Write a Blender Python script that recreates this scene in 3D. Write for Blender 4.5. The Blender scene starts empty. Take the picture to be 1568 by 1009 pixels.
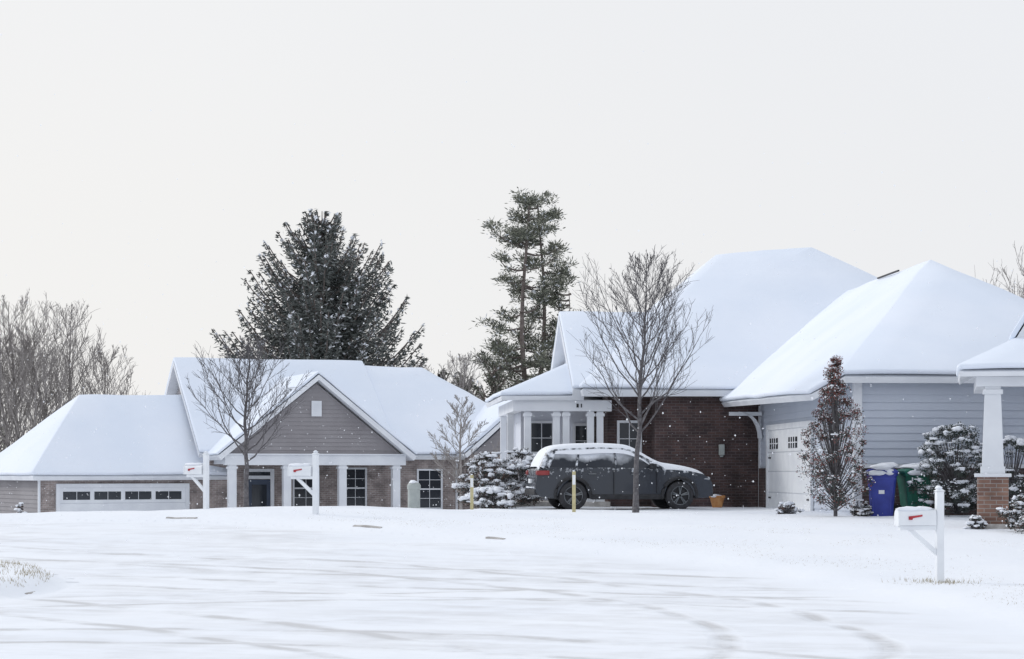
import bpy, bmesh, math, random
import numpy as np
from mathutils import Vector, Matrix, noise
R = math.radians
scene = bpy.context.scene
col = scene.collection

# ------------------------------------------------------------------ materials
def new_mat(name, color=(.5,.5,.5), rough=.6, metal=0, spec=.5):
    m = bpy.data.materials.new(name); m.use_nodes = True
    b = m.node_tree.nodes['Principled BSDF']
    b.inputs['Base Color'].default_value = (*color, 1)
    b.inputs['Roughness'].default_value = rough
    b.inputs['Metallic'].default_value = metal
    b.inputs['Specular IOR Level'].default_value = spec
    return m, m.node_tree, b

def noisy(name, c1, c2, scale=5, rough=.7, bump=0, bscale=None, detail=5, spec=.4, metal=0, lo=.35, hi=.65):
    m, nt, b = new_mat(name, c1, rough, metal, spec)
    N, L = nt.nodes, nt.links
    tc = N.new('ShaderNodeTexCoord')
    n = N.new('ShaderNodeTexNoise'); n.inputs['Scale'].default_value = scale; n.inputs['Detail'].default_value = detail
    L.new(tc.outputs['Object'], n.inputs['Vector'])
    r = N.new('ShaderNodeValToRGB')
    r.color_ramp.elements[0].position = lo; r.color_ramp.elements[0].color = (*c1, 1)
    r.color_ramp.elements[1].position = hi; r.color_ramp.elements[1].color = (*c2, 1)
    L.new(n.outputs['Fac'], r.inputs['Fac']); L.new(r.outputs['Color'], b.inputs['Base Color'])
    if bump:
        n2 = N.new('ShaderNodeTexNoise'); n2.inputs['Scale'].default_value = bscale or scale*3; n2.inputs['Detail'].default_value = 4
        L.new(tc.outputs['Object'], n2.inputs['Vector'])
        bp = N.new('ShaderNodeBump'); bp.inputs['Strength'].default_value = bump; bp.inputs['Distance'].default_value = .05
        L.new(n2.outputs['Fac'], bp.inputs['Height']); L.new(bp.outputs['Normal'], b.inputs['Normal'])
    return m

def brick_mat(name, c1, c2, mortar):
    m, nt, b = new_mat(name, c1, .85)
    N, L = nt.nodes, nt.links
    tc = N.new('ShaderNodeTexCoord'); sp = N.new('ShaderNodeSeparateXYZ'); cb = N.new('ShaderNodeCombineXYZ')
    ad = N.new('ShaderNodeMath'); ad.operation = 'ADD'
    L.new(tc.outputs['Object'], sp.inputs[0]); L.new(sp.outputs['X'], ad.inputs[0]); L.new(sp.outputs['Y'], ad.inputs[1])
    L.new(ad.outputs[0], cb.inputs['X']); L.new(sp.outputs['Z'], cb.inputs['Y'])
    br = N.new('ShaderNodeTexBrick'); br.inputs['Scale'].default_value = 1
    br.inputs['Brick Width'].default_value = .22; br.inputs['Row Height'].default_value = .077
    br.inputs['Mortar Size'].default_value = .008; br.inputs['Bias'].default_value = -.1
    br.inputs['Color1'].default_value = (*c1, 1); br.inputs['Color2'].default_value = (*c2, 1); br.inputs['Mortar'].default_value = (*mortar, 1)
    L.new(cb.outputs[0], br.inputs['Vector'])
    n = N.new('ShaderNodeTexNoise'); n.inputs['Scale'].default_value = 2.2; n.inputs['Detail'].default_value = 6
    L.new(tc.outputs['Object'], n.inputs['Vector'])
    mp = N.new('ShaderNodeMapRange'); mp.inputs['From Min'].default_value = .3; mp.inputs['From Max'].default_value = .7
    mp.inputs['To Min'].default_value = .6; mp.inputs['To Max'].default_value = 1.4
    L.new(n.outputs['Fac'], mp.inputs['Value'])
    mx = N.new('ShaderNodeVectorMath'); mx.operation = 'SCALE'
    L.new(br.outputs['Color'], mx.inputs[0]); L.new(mp.outputs[0], mx.inputs['Scale'])
    L.new(mx.outputs[0], b.inputs['Base Color'])
    bp = N.new('ShaderNodeBump'); bp.inputs['Strength'].default_value = .6; bp.inputs['Distance'].default_value = .01; bp.invert = True
    L.new(br.outputs['Fac'], bp.inputs['Height']); L.new(bp.outputs['Normal'], b.inputs['Normal'])
    return m

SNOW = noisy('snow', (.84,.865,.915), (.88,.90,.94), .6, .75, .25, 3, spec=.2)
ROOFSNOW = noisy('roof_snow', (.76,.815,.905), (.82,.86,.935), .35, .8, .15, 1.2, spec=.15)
TRIM = noisy('white_trim', (.68,.70,.74), (.76,.78,.81), 1.5, .5)
SOFFIT = noisy('soffit', (.5,.52,.56), (.56,.58,.62), 1.5, .6)
SIDE_BLUE = noisy('vinyl_siding_pale', (.49,.53,.61), (.56,.60,.67), .8, .6, lo=.2, hi=.8)
SIDE_WHITE = noisy('vinyl_siding_white', (.60,.62,.68), (.68,.70,.75), .8, .6)
SIDE_GREY = noisy('vinyl_siding_grey', (.25,.235,.245), (.30,.285,.295), .8, .7)
BRICK_D = brick_mat('brick_dark', (.085,.05,.046), (.048,.031,.033), (.105,.088,.086))
BRICK_P = brick_mat('brick_pier', (.27,.16,.12), (.18,.10,.08), (.33,.29,.27))
BRICK_L = brick_mat('brick_taupe_hazed', (.32,.265,.25), (.225,.185,.178), (.41,.385,.37))  # taupe brick, paled: distance haze is put into the colour
GLASS, _, _b = new_mat('window_glass', (.03,.036,.045), .1, 0, .45)
DOORB = noisy('door_paint', (.04,.055,.09), (.05,.07,.11), 3, .4)
BLACK = noisy('black_plastic', (.02,.02,.022), (.035,.035,.04), 8, .6)
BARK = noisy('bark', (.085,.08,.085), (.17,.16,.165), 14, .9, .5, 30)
BARKFAR = noisy('bark_far_hazed', (.235,.215,.205), (.35,.325,.31), 3, .9)  # bark lightened, with the haze of distant air painted into its colour
BARKPINE = noisy('bark_pine', (.13,.105,.095), (.23,.195,.18), 4, .9)
N1 = noisy('needles_dark_hazed', (.07,.08,.078), (.12,.13,.122), .8, .8)  # spruce needles lifted towards grey; far haze is painted into the colour
N2 = noisy('needles_light_hazed', (.14,.155,.145), (.23,.24,.225), .8, .8)  # same haze lift in the base colour as the darker needles
P1 = noisy('pine_needles_dark', (.09,.10,.08), (.15,.155,.125), .8, .8)
P2 = noisy('pine_needles_light', (.20,.21,.16), (.30,.305,.24), .8, .8)
H1 = noisy('holly_leaf_dark', (.022,.035,.03), (.06,.075,.062), 6, .5)
H2 = noisy('holly_leaf_brown', (.10,.055,.045), (.18,.11,.09), 6, .6)
H3 = noisy('holly_berry_red', (.17,.05,.045), (.26,.10,.085), 6, .6)
CONC = noisy('kerb_concrete', (.34,.32,.30), (.52,.50,.48), 6, .9, .4)
GRASS = noisy('dry_grass', (.33,.29,.20), (.48,.42,.31), 9, .9)
YEL = noisy('marker_paint', (.46,.41,.22), (.60,.53,.32), 9, .7)
PED = noisy('pedestal_plastic', (.34,.37,.36), (.42,.45,.43), 6, .6)
RIM = noisy('alloy_rim', (.12,.13,.14), (.2,.21,.22), 6, .4, metal=.4)
RED = noisy('red_flag', (.35,.02,.03), (.45,.04,.05), 6, .5)
ORANGE = noisy('terracotta', (.46,.20,.07), (.58,.30,.12), 8, .7)
BLUEBIN = noisy('blue_plastic', (.03,.045,.27), (.045,.065,.37), 4, .45)
GREENBIN = noisy('green_plastic', (.015,.12,.085), (.03,.17,.115), 4, .45)
WHITEP = noisy('white_vinyl', (.76,.78,.81), (.84,.86,.88), 3, .4)

# ------------------------------------------------------------------ helpers
def empty(name, loc=(0,0,0), rotz=0):
    e = bpy.data.objects.new(name, None); col.objects.link(e)
    e.location = loc; e.rotation_euler = (0,0,rotz); e.empty_display_size = .3
    return e

def mk(name, verts, faces, mats, parent=None, midx=None, smooth=False, loc=None, rotz=0):
    me = bpy.data.meshes.new(name); me.from_pydata([tuple(v) for v in verts], [], faces)
    if not isinstance(mats, (list, tuple)): mats = [mats]
    for m in mats: me.materials.append(m)
    if midx is not None: me.polygons.foreach_set('material_index', midx)
    if smooth: me.polygons.foreach_set('use_smooth', [True]*len(me.polygons))
    me.update()
    o = bpy.data.objects.new(name, me); col.objects.link(o)
    if parent: o.parent = parent
    if loc: o.location = loc
    o.rotation_euler = (0,0,rotz)
    return o

def boxes(name, bl, mats, parent=None, bevel=0, loc=None, rotz=0):
    V=[];F=[];M=[]
    for b in bl:
        x0,x1,y0,y1,z0,z1 = b[:6]; mi = b[6] if len(b)>6 else 0
        k=len(V)
        V += [(x0,y0,z0),(x1,y0,z0),(x1,y1,z0),(x0,y1,z0),(x0,y0,z1),(x1,y0,z1),(x1,y1,z1),(x0,y1,z1)]
        F += [(k,k+3,k+2,k+1),(k+4,k+5,k+6,k+7),(k,k+1,k+5,k+4),(k+1,k+2,k+6,k+5),(k+2,k+3,k+7,k+6),(k+3,k,k+4,k+7)]
        M += [mi]*6
    o = mk(name,V,F,mats,parent,M,loc=loc,rotz=rotz)
    if bevel:
        m = o.modifiers.new('bevel','BEVEL'); m.width=bevel; m.segments=2
    return o

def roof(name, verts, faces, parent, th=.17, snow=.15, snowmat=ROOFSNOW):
    def build(nm, mat, dz, cuts):
        bm = bmesh.new(); vs=[bm.verts.new((v[0],v[1],v[2]+dz)) for v in verts]
        for f in faces:
            ff=bm.faces.new([vs[i] for i in f])
        bmesh.ops.triangulate(bm,faces=bm.faces[:],quad_method='FIXED',ngon_method='EAR_CLIP')
        bm.normal_update()
        for f in bm.faces:
            if f.normal.z < 0: f.normal_flip()
        if cuts:
            bmesh.ops.subdivide_edges(bm, edges=bm.edges[:], cuts=cuts, use_grid_fill=True)
            for v in bm.verts:
                v.co.z += .035+.05*noise.noise(Vector((v.co.x*.45+3, v.co.y*.45, v.co.z*.45))) + .022*noise.noise(v.co*1.6)
        bm.normal_update()
        me = bpy.data.meshes.new(nm); bm.to_mesh(me); bm.free(); me.materials.append(mat)
        o = bpy.data.objects.new(nm, me); col.objects.link(o); o.parent = parent; return o
    d = build(name+'_deck', TRIM, 0, 0)
    m = d.modifiers.new('s','SOLIDIFY'); m.thickness=th; m.offset=-1; m.use_even_offset=False
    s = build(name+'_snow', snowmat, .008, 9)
    m = s.modifiers.new('s','SOLIDIFY'); m.thickness=snow; m.offset=1; m.use_even_offset=False
    m = s.modifiers.new('b','BEVEL'); m.width=.055; m.segments=3; m.limit_method='ANGLE'; m.angle_limit=R(50)
    for p in s.data.polygons: p.use_smooth=True
    return s

def siding(name, axis, fixed, rng_fn, z0, z1, mat, parent, e=.16):
    V=[];F=[]
    z=z0
    while z < z1-.01:
        zt=min(z+e,z1)
        a0,a1=rng_fn(z); b0,b1=rng_fn(zt)
        if a1-a0 < .03: break
        k=len(V)
        for (a,o,zz) in ((a0,.032,z),(a1,.032,z),(b1,.008,zt),(b0,.008,zt),(a0,0,z),(a1,0,z)):
            V.append((a,fixed-o,zz) if axis=='s' else (fixed-o,a,zz))
        F += [(k,k+1,k+2,k+3),(k+4,k+5,k+1,k)]
        z=zt
    return mk(name,V,F,mat,parent)

def window(name, s, z0, w, h, t, parent, cols=2, rows=3, glass=GLASS, fr=.07):
    bl=[(s-w/2+.002,s+w/2-.002,t-.012,t-.004,z0+.002,z0+h-.002,1)]
    bl+=[(s-w/2-fr,s-w/2,t-.06,t-.001,z0-fr,z0+h+fr,0),(s+w/2,s+w/2+fr,t-.06,t-.001,z0-fr,z0+h+fr,0),
         (s-w/2,s+w/2,t-.058,t-.001,z0+h,z0+h+fr,0),(s-w/2,s+w/2,t-.075,t-.001,z0-fr,z0,0)]
    for i in range(1,cols):
        x=s-w/2+w*i/cols; bl.append((x-.010,x+.010,t-.026,t-.0125,z0,z0+h,0))
    for j in range(1,rows):
        z=z0+h*j/rows; k=.028 if (rows%2==0 and j==rows//2) else .010
        bl.append((s-w/2,s+w/2,t-.03,t-.0128,z-k,z+k,0))
    return boxes(name,bl,[TRIM,glass],parent)

def smooth01(a,b,x):
    t=min(1,max(0,(x-a)/(b-a))); return t*t*(3-2*t)

# ------------------------------------------------------------------ terrain
KERB = [(7.2,-40),(6.9,5),(6.3,14),(5.5,21.6),(4.9,26),(3.9,30),(2.5,32.4),(.7,34.6),(-1.4,37),(-3.6,39),(-6.6,41.2),(-10,43.3),(-14,45.2),(-40,52),(-400,120)]
def catmull(pts, n=8):
    out=[]
    for i in range(len(pts)-1):
        p0=np.array(pts[max(i-1,0)]);p1=np.array(pts[i]);p2=np.array(pts[i+1]);p3=np.array(pts[min(i+2,len(pts)-1)])
        for j in range(n):
            t=j/n; out.append(.5*((2*p1)+(-p0+p2)*t+(2*p0-5*p1+4*p2-p3)*t*t+(-p0+3*p1-3*p2+p3)*t**3))
    out.append(np.array(pts[-1])); return np.array(out)
KC = catmull(KERB[1:-2], 8)
KX = np.vstack([[KERB[0]],KC,[KERB[-2]],[KERB[-1]]]).astype(float)
def kerb_dist(x,y):
    """signed distance: positive on the lawn side"""
    P=np.array([x,y]); A=KX[:-1]; B=KX[1:]
    AB=B-A; t=np.clip(((P-A)*AB).sum(1)/(AB**2).sum(1),0,1)
    C=A+AB*t[:,None]; D=np.hypot(*(P-C).T); i=int(D.argmin())
    cr=AB[i,0]*(P[1]-A[i,1])-AB[i,1]*(P[0]-A[i,0])
    return D[i]*(-1 if cr>0 else 1)
PR=([-50,0,20,27.5,31,34,38,42,50,66,90,150,4000],[-.3,-.1,0,.07,.2,.34,.5,.58,.58,.58,-1,-1.5,-1.5])
PL=([-50,0,20,27.5,31,34,38,42,46,50,60,70,75,150,4000],[-.3,-.1,0,.07,.2,.34,.5,.58,.60,.42,-.3,-.95,-1.05,-1.5,-1.5])
def island(x,y): return ((x+8.0)/1.85)**2+((y-27.2)/3.0)**2
def ground_h(x,y, kd=None):
    w=smooth01(-3.5,-.5,x - (0 if y<50 else (y-50)*.08))
    h=np.interp(y,*PL)*(1-w)+np.interp(y,*PR)*w
    h+=.17*math.exp(-((x+4)/4.6)**2-((y-44.5)/5.5)**2)
    if kd is None: kd=kerb_dist(x,y) if y<130 else 5
    h+=.11*smooth01(-.45,.45,kd)-.045
    i=island(x,y)
    if i<1.4: h+=.20*(1-smooth01(.70,1.15,i))
    if 8<y<75:
        v=Vector((x*.45,y*.45,0))
        h+=(.035 if kd>0 else .015)*noise.noise(v)+.012*noise.noise(v*4)
    return h
def coords(a,b,step,far,g=1.25):
    c=list(np.arange(a,b+step/2,step)); s=step; x=c[-1]; up=[]
    while x<far: s*=g; x+=s; up.append(x)
    return c,up
cx,ux=coords(-15,15,.2,2500); xs=[-(u) for u in reversed(ux)]+cx+ux
cy,uy=coords(13,60,.2,4000); s=.2;y=13;dn=[]
while y>-120: s*=1.35; y-=s; dn.append(y)
ys=list(reversed(dn))+cy+uy
nx,ny=len(xs),len(ys)
V=[];KD=np.zeros((ny,nx))
for j,y in enumerate(ys):
    for i,x in enumerate(xs):
        kd=kerb_dist(x,y) if y<130 else 5; KD[j,i]=kd
        V.append((x,y,ground_h(x,y,kd)))
F=[];FR=[]
for j in range(ny-1):
    for i in range(nx-1):
        f=(j*nx+i,j*nx+i+1,(j+1)*nx+i+1,(j+1)*nx+i); F.append(f)
        if KD[j:j+2,i:i+2].max()<-.1 and island(xs[i],ys[j])>1.1: FR.append(f)

def ground_mat(name, base1, base2, dirty, road):
    m,nt,b=new_mat(name,base1,.75,0,.2); N,L=nt.nodes,nt.links
    tc=N.new('ShaderNodeTexCoord')
    def nz(scale,detail,vec=None,rough=.5):
        n=N.new('ShaderNodeTexNoise'); n.inputs['Scale'].default_value=scale; n.inputs['Detail'].default_value=detail; n.inputs['Roughness'].default_value=rough
        L.new(vec or tc.outputs['Object'],n.inputs['Vector']); return n.outputs['Fac']
    def ramp(fac,p0,p1,c0,c1):
        r=N.new('ShaderNodeValToRGB'); r.color_ramp.elements[0].position=p0; r.color_ramp.elements[1].position=p1
        r.color_ramp.elements[0].color=(*c0,1); r.color_ramp.elements[1].color=(*c1,1); L.new(fac,r.inputs['Fac']); return r.outputs['Color']
    def math_(op,a,bb):
        q=N.new('ShaderNodeMath'); q.operation=op
        for i,v in enumerate((a,bb)):
            if isinstance(v,(int,float)): q.inputs[i].default_value=v
            else: L.new(v,q.inputs[i])
        return q.outputs[0]
    big=ramp(nz(.35,5),.35,.65,base1,base2)
    if road:
        wob1=nz(.25,2)
        def radial(centre,wobble):
            sub=N.new('ShaderNodeVectorMath'); sub.operation='SUBTRACT'; sub.inputs[1].default_value=centre
            L.new(tc.outputs['Object'],sub.inputs[0])
            sp=N.new('ShaderNodeSeparateXYZ'); L.new(sub.outputs[0],sp.inputs[0])
            flat=N.new('ShaderNodeCombineXYZ'); L.new(sp.outputs['X'],flat.inputs['X']); L.new(sp.outputs['Y'],flat.inputs['Y'])
            ln=N.new('ShaderNodeVectorMath'); ln.operation='LENGTH'; L.new(flat.outputs[0],ln.inputs[0])
            return math_('ADD',ln.outputs['Value'],math_('MULTIPLY',wob1,wobble)), sp.outputs['X']
        def tracks(centre,freq,wobble):
            rr,sx=radial(centre,wobble)
            c1=N.new('ShaderNodeCombineXYZ'); L.new(rr,c1.inputs['X']); L.new(math_('MULTIPLY',sx,.16),c1.inputs['Y'])
            return nz(freq,4,c1.outputs[0],.6)
        st=tracks((-14,-16,0),1.7,1.0); stb=tracks((26,88,0),1.5,1.0)
        st2=nz(1.8,6,rough=.6); patch=nz(.32,4)
        comb=math_('ADD',math_('MULTIPLY',math_('ADD',st,stb),.33),math_('MULTIPLY',st2,.34))
        maskr=ramp(comb,.45,.60,(0,0,0),(1,1,1))
        mask2=ramp(patch,.33,.60,(.25,.25,.25),(1,1,1))
        soft=math_('MULTIPLY',math_('MULTIPLY',maskr,mask2),.62)
        acc=None
        for centre,rad in (((-4,12,0),8.2),((-9,21,0),11.6),((13,66,0),38.5),((-18,-14,0),44.0),((3,2,0),24.3),((-24,4,0),27.0)):
            rr,_=radial(centre,.9)
            for dr in (0,1.45):
                dd=math_('ABSOLUTE',math_('SUBTRACT',rr,rad+dr),0)
                bandv=ramp(dd,.05,.19,(1,1,1),(0,0,0))
                acc=bandv if acc is None else math_('MAXIMUM',acc,bandv)
        tm=math_('MULTIPLY',acc,ramp(nz(.9,5,rough=.6),.36,.58,(0,0,0),(1,1,1)))
        mk_=math_('MAXIMUM',soft,tm)
        at=N.new('ShaderNodeAttribute'); at.attribute_name='verge_fade'
        mk_=math_('MULTIPLY',mk_,at.outputs['Fac'])
        hgt=math_('MULTIPLY',math_('ADD',math_('MULTIPLY',comb,-.6),math_('ADD',math_('MULTIPLY',st2,.2),math_('MULTIPLY',tm,-.55))),at.outputs['Fac'])
        bstr,bdist=.6,.07
    else:
        st=nz(9,6,rough=.7); patch=nz(.6,4)
        maskr=ramp(st,.60,.74,(0,0,0),(1,1,1)); mask2=ramp(patch,.48,.62,(0,0,0),(1,1,1))
        mk_=math_('MULTIPLY',math_('MULTIPLY',maskr,mask2),.35)
        hgt=nz(5,5); bstr,bdist=.25,.05
    mx=N.new('ShaderNodeMix'); mx.data_type='RGBA'
    L.new(mk_,mx.inputs['Factor']); L.new(big,mx.inputs['A']); mx.inputs['B'].default_value=(*dirty,1)
    L.new(mx.outputs['Result'],b.inputs['Base Color'])
    bp=N.new('ShaderNodeBump'); bp.inputs['Strength'].default_value=bstr; bp.inputs['Distance'].default_value=bdist
    L.new(hgt,bp.inputs['Height']); L.new(bp.outputs['Normal'],b.inputs['Normal'])
    return m
GB=((.83,.855,.90),(.865,.885,.92))
GM=ground_mat('snowy_ground',*GB,(.57,.53,.48),False)
RM=ground_mat('snowy_road',*GB,(.60,.60,.61),True)
mk('ground',V,F,GM,smooth=True)
used=sorted({i for f in FR for i in f}); mp={o:n for n,o in enumerate(used)}
rd=mk('road',[(V[i][0],V[i][1],V[i][2]+.004) for i in used],[tuple(mp[i] for i in f) for f in FR],RM,smooth=True)
KF=KD.ravel(); at=rd.data.attributes.new('verge_fade','FLOAT','POINT')
at.data.foreach_set('value',[smooth01(.25,1.3,-KF[i])*smooth01(1.1,1.9,island(V[i][0],V[i][1])) for i in used])

kv=[];kf=[]
def lip(pts,h=.03,w=.05):
    for a in range(len(pts)-1):
        p,q=pts[a],pts[a+1]; d=q-p; n_=np.array([d[1],-d[0]])/max(1e-6,np.hypot(*d)); k=len(kv)
        for pt in (p,q):
            hh=h*(1+.8*noise.noise(Vector((pt[0]*3,pt[1]*3,1))))
            for o,zz in ((-.01,-.03),(-.01,hh),(w,hh),(w,-.03)):
                c=pt+n_*o; kv.append((c[0],c[1],ground_h(c[0],c[1])+zz))
        kf.extend([(k,k+4,k+5,k+1),(k+1,k+5,k+6,k+2),(k+2,k+6,k+7,k+3),(k,k+1,k+2,k+3),(k+4,k+7,k+6,k+5)])
seg=catmull([tuple(p) for p in KX[1:-2]],6)
for a,b_ in ((35.6,36.0),(38.0,38.5),(41.0,41.5)):
    pts=[p for p in seg if a<=p[1]<=b_]
    if len(pts)>1: lip(pts,.022)
lip([np.array((-8.0+1.9*math.cos(t),27.2+3.05*math.sin(t))) for t in np.linspace(-.35,.3,10)],.008,.03)
mk('kerb',kv,kf,CONC)

rg=random.Random(4); gv=[];gf=[]
def blade(x,y,h):
    z=ground_h(x,y)-.01; a=rg.uniform(0,6.28); w=rg.uniform(.003,.006); dx=rg.uniform(-.03,.03)*h/.05; dy=rg.uniform(-.03,.03)
    k=len(gv); gv.extend([(x-w*math.cos(a),y-w*math.sin(a),z),(x+w*math.cos(a),y+w*math.sin(a),z),(x+dx,y+dy,z+h)]); gf.append((k,k+1,k+2))
n=0
while n<4600:
    x=rg.uniform(-4,12);y=rg.uniform(22,42)
    kd=kerb_dist(x,y)
    if kd<.35 : continue
    if noise.noise(Vector((x*.9,y*.6,2)))+ (.25 if kd<2.2 else -.03) < .16: continue
    blade(x,y,rg.uniform(.012,.032)); n+=1
n=0
while n<4800:
    a=rg.uniform(0,6.28); r=math.sqrt(rg.random())*1.0
    x=-8.0+1.8*r*math.cos(a); y=27.2+2.9*r*math.sin(a)
    if noise.noise(Vector((x*1.1,y*1.1,2)))<-.1 and rg.random()<.7: continue
    blade(x,y,rg.uniform(.03,.08)); n+=1
for _ in range(260):
    x=5.75+rg.gauss(0,.24);y=27.45+rg.gauss(0,.25); blade(x,y,rg.uniform(.03,.08))
mk('lawn_grass',gv,gf,GRASS)

# ------------------------------------------------------------------ left house
GH=empty('grey_brick_house',(-11.9,80,0),R(20))
boxes('walls',[(0,14.6,0,10,-1.4,2.22)],BRICK_L,GH)
roof('main_roof',[(-.4,-.4,2.3),(7.7,-.4,2.3),(7.7,5,6.15),(-.4,5,6.15),(7.7,10.4,2.3),(-.4,10.4,2.3)],[(0,1,2,3),(3,2,4,5)],GH)
roof('side_roof',[(7.2,-.42,2.24),(15.1,-.42,2.24),(10.3,5,5.95),(7.2,5,5.95),(7.2,10.4,2.24),(15.1,10.4,2.24)],[(0,1,2,3),(1,5,2),(3,2,5,4)],GH)
mk('gable_end_wall',[(0,0,2.1),(0,10,2.1),(0,5,5.75),(.2,0,2.1),(.2,10,2.1),(.2,5,5.75)],[(0,2,1),(3,4,5)],SIDE_GREY,GH)
siding('gable_end_siding','t',-.005,lambda z:(0+(z-2.1)*1.37,10-(z-2.1)*1.37),2.15,5.7,SIDE_GREY,GH)
roof('porch_roof',[(-.1,-2.45,2.2),(3.85,-2.45,5.35),(7.8,-2.45,2.2),(-.1,1.5,2.2),(3.85,4.2,5.35),(7.8,1.5,2.2)],[(0,1,4,3),(1,2,5,4)],GH,th=.2,snow=.10)
mk('porch_gable_wall',[(.35,-2,2.25),(7.35,-2,2.25),(3.85,-2,5.04),(.35,-1.8,2.25),(7.35,-1.8,2.25),(3.85,-1.8,5.04)],[(0,1,2),(3,5,4)],SIDE_GREY,GH)
siding('porch_gable_siding','s',-2.004,lambda z:(.37+(z-2.25)*1.254,7.33-(z-2.25)*1.254),2.27,5.02,SIDE_GREY,GH)
boxes('porch_beam',[(.25,7.45,-2.12,-1.75,1.86,2.24),(.2,7.5,-2.18,-1.7,2.243,2.30),(.25,.55,-1.74,0,1.9,2.2),(7.15,7.45,-1.74,0,1.9,2.2)],TRIM,GH)
pc=[]
for s in (.55,2.69,4.9,7.08):
    pc+=[(s-.15,s+.15,-2.1,-1.8,-.9,1.855),(s-.19,s+.19,-2.14,-1.76,1.72,1.80),(s-.19,s+.19,-2.14,-1.76,-.92,-.7)]
boxes('porch_columns',pc,TRIM,GH)
boxes('porch_floor',[(.1,7.6,-2.3,-.003,-1.4,-.88)],CONC,GH)
boxes('gable_vent',[(3.65,4.05,-2.09,-2.04,3.75,4.35,0)]+[(3.7,4.0,-2.10,-2.091,3.8+.08*i,3.84+.08*i,0) for i in range(6)],[TRIM,SOFFIT],GH)
for i,(s,w) in enumerate(((3.95,.95),(5.98,.8),(9.1,.95))):
    window('window_%d'%i,s,.2 if i<2 else .15,w,1.5,-.0,GH,2,4)
boxes('front_door',[(1.6,2.5,-.05,-.004,-.86,1.3,1),(1.45,1.598,-.08,-.002,-.87,1.72,0),(2.502,2.65,-.08,-.002,-.87,1.72,0),(1.6,2.5,-.078,-.002,1.32,1.45,0),(1.6,2.5,-.03,-.003,1.452,1.6,2),(1.6,2.5,-.078,-.002,1.602,1.72,0),
   (1.75,2.35,-.056,-.051,.1,1.1,2)],[TRIM,DOORB,GLASS],GH)
boxes('eave_downpipe',[(10.2,10.28,-.1,-.02,-1.2,2.2)],TRIM,GH)
boxes('bay_walls',[(10.5,14.5,-1,-.004,-1.4,2.3)],BRICK_L,GH)
roof('bay_roof',[(10.1,-1.5,2.3),(12.5,-1.5,4.35),(14.9,-1.5,2.3),(10.1,1,2.3),(12.5,3.2,4.35),(14.9,1,2.3)],[(0,1,4,3),(1,2,5,4)],GH)
siding('bay_gable_siding','s',-1.01,lambda z:(10.6+(z-2.3)*1.15,14.4-(z-2.3)*1.15),2.3,3.95,SIDE_GREY,GH)
window('window_bay',11.4,.15,.9,1.5,-1.0,GH,2,4)
GW=bpy.data.objects.new('garage_wing',None); col.objects.link(GW); GW.parent=GH
GW.matrix_local=(Matrix.LocRotScale(Vector((-11.9,80,0)),Matrix.Rotation(R(20),3,'Z'),None).inverted() @ Matrix.LocRotScale(Vector((-17.7,76.8,0)),Matrix.Rotation(R(30),3,'Z'),None))
boxes('garage_walls',[(0,7.1,0,7,-1.6,1.38)],BRICK_L,GW)
roof('garage_roof',[(-.4,-.4,1.42),(7.5,-.4,1.42),(9,3.5,4.6),(2.7,3.5,4.5),(-.4,7.4,1.42),(8,7.4,1.42)],[(0,1,2,3),(0,3,4),(3,2,5,4)],GW)
siding('garage_end_siding','t',-.004,lambda z:(.1,6.9),-1.2,1.3,SIDE_GREY,GW)
boxes('garage_downpipe',[(-.1,-.02,-.12,-.04,-1.2,1.3),(7.0,7.08,-.12,-.04,-1.2,1.3)],TRIM,GW)
gd=[(.75,5.75,-.05,-.002,-1.2,1.0,0),(.6,.748,-.09,-.001,-1.2,1.15,0),(5.752,5.9,-.09,-.001,-1.2,1.15,0),(.75,5.75,-.088,-.001,1.002,1.15,0)]
for i in range(4):
    a=.87+i*1.22; gd.append((a,a+1.05,-.056,-.051,.54,.85,1))
    gd.append((a+.52,a+.54,-.062,-.0565,.54,.85,0))
for z in (-.7,-.15,.4): gd.append((.75,5.75,-.053,-.0505,z,z+.02,2))
boxes('garage_door',gd,[TRIM,GLASS,SOFFIT],GW)

# ------------------------------------------------------------------ right house
RH=empty('brick_and_siding_house',(7.6,45.3,0),R(4.3))
B0=.2
boxes('garage_walls',[(.0,7.0,.0,10.75,B0,3.62)],SIDE_BLUE,RH)
boxes('brick_walls',[(-2.9,9,10.8,25,B0,3.7),(-4.1,-2.902,11.6,25,B0,3.68)],BRICK_D,RH)
boxes('entry_walls',[(-5.0,-4.102,13,18,B0,3.66),(-6.3,-5.002,14.2,18,B0,3.6)],SIDE_WHITE,RH)
boxes('entry_brick',[(-4.5,-4.1,12.8,12.998,B0,3.6)],BRICK_D,RH)
siding('front_siding','s',-.004,lambda z:(.14,6.9),1.78,3.58,SIDE_BLUE,RH,e=.17)
boxes('brick_wainscot',[(.14,6.95,-.10,-.004,B0,1.68,0),(.12,6.97,-.13,-.004,1.683,1.77,1)],[BRICK_D,TRIM],RH)
siding('side_siding','t',-.004,lambda z:(.14,10.7),.55,3.58,SIDE_BLUE,RH,e=.17)
boxes('corner_boards',[(-.05,.135,-.055,.10,B0,3.6),(6.9,7.06,-.055,.1,B0,3.6),(-.06,-.002,10.55,10.74,B0,3.4)],TRIM,RH)
boxes('side_wall_brick',[(-.09,-.035,9.75,10.54,B0,1.7)],BRICK_D,RH)
gd=[(-.075,-.036,4.2,9.3,.5,2.7,0),(-.11,-.035,4.05,4.198,.5,2.84,0),(-.11,-.035,9.302,9.45,.5,2.84,0),(-.108,-.035,4.2,9.3,2.702,2.84,0)]
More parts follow.
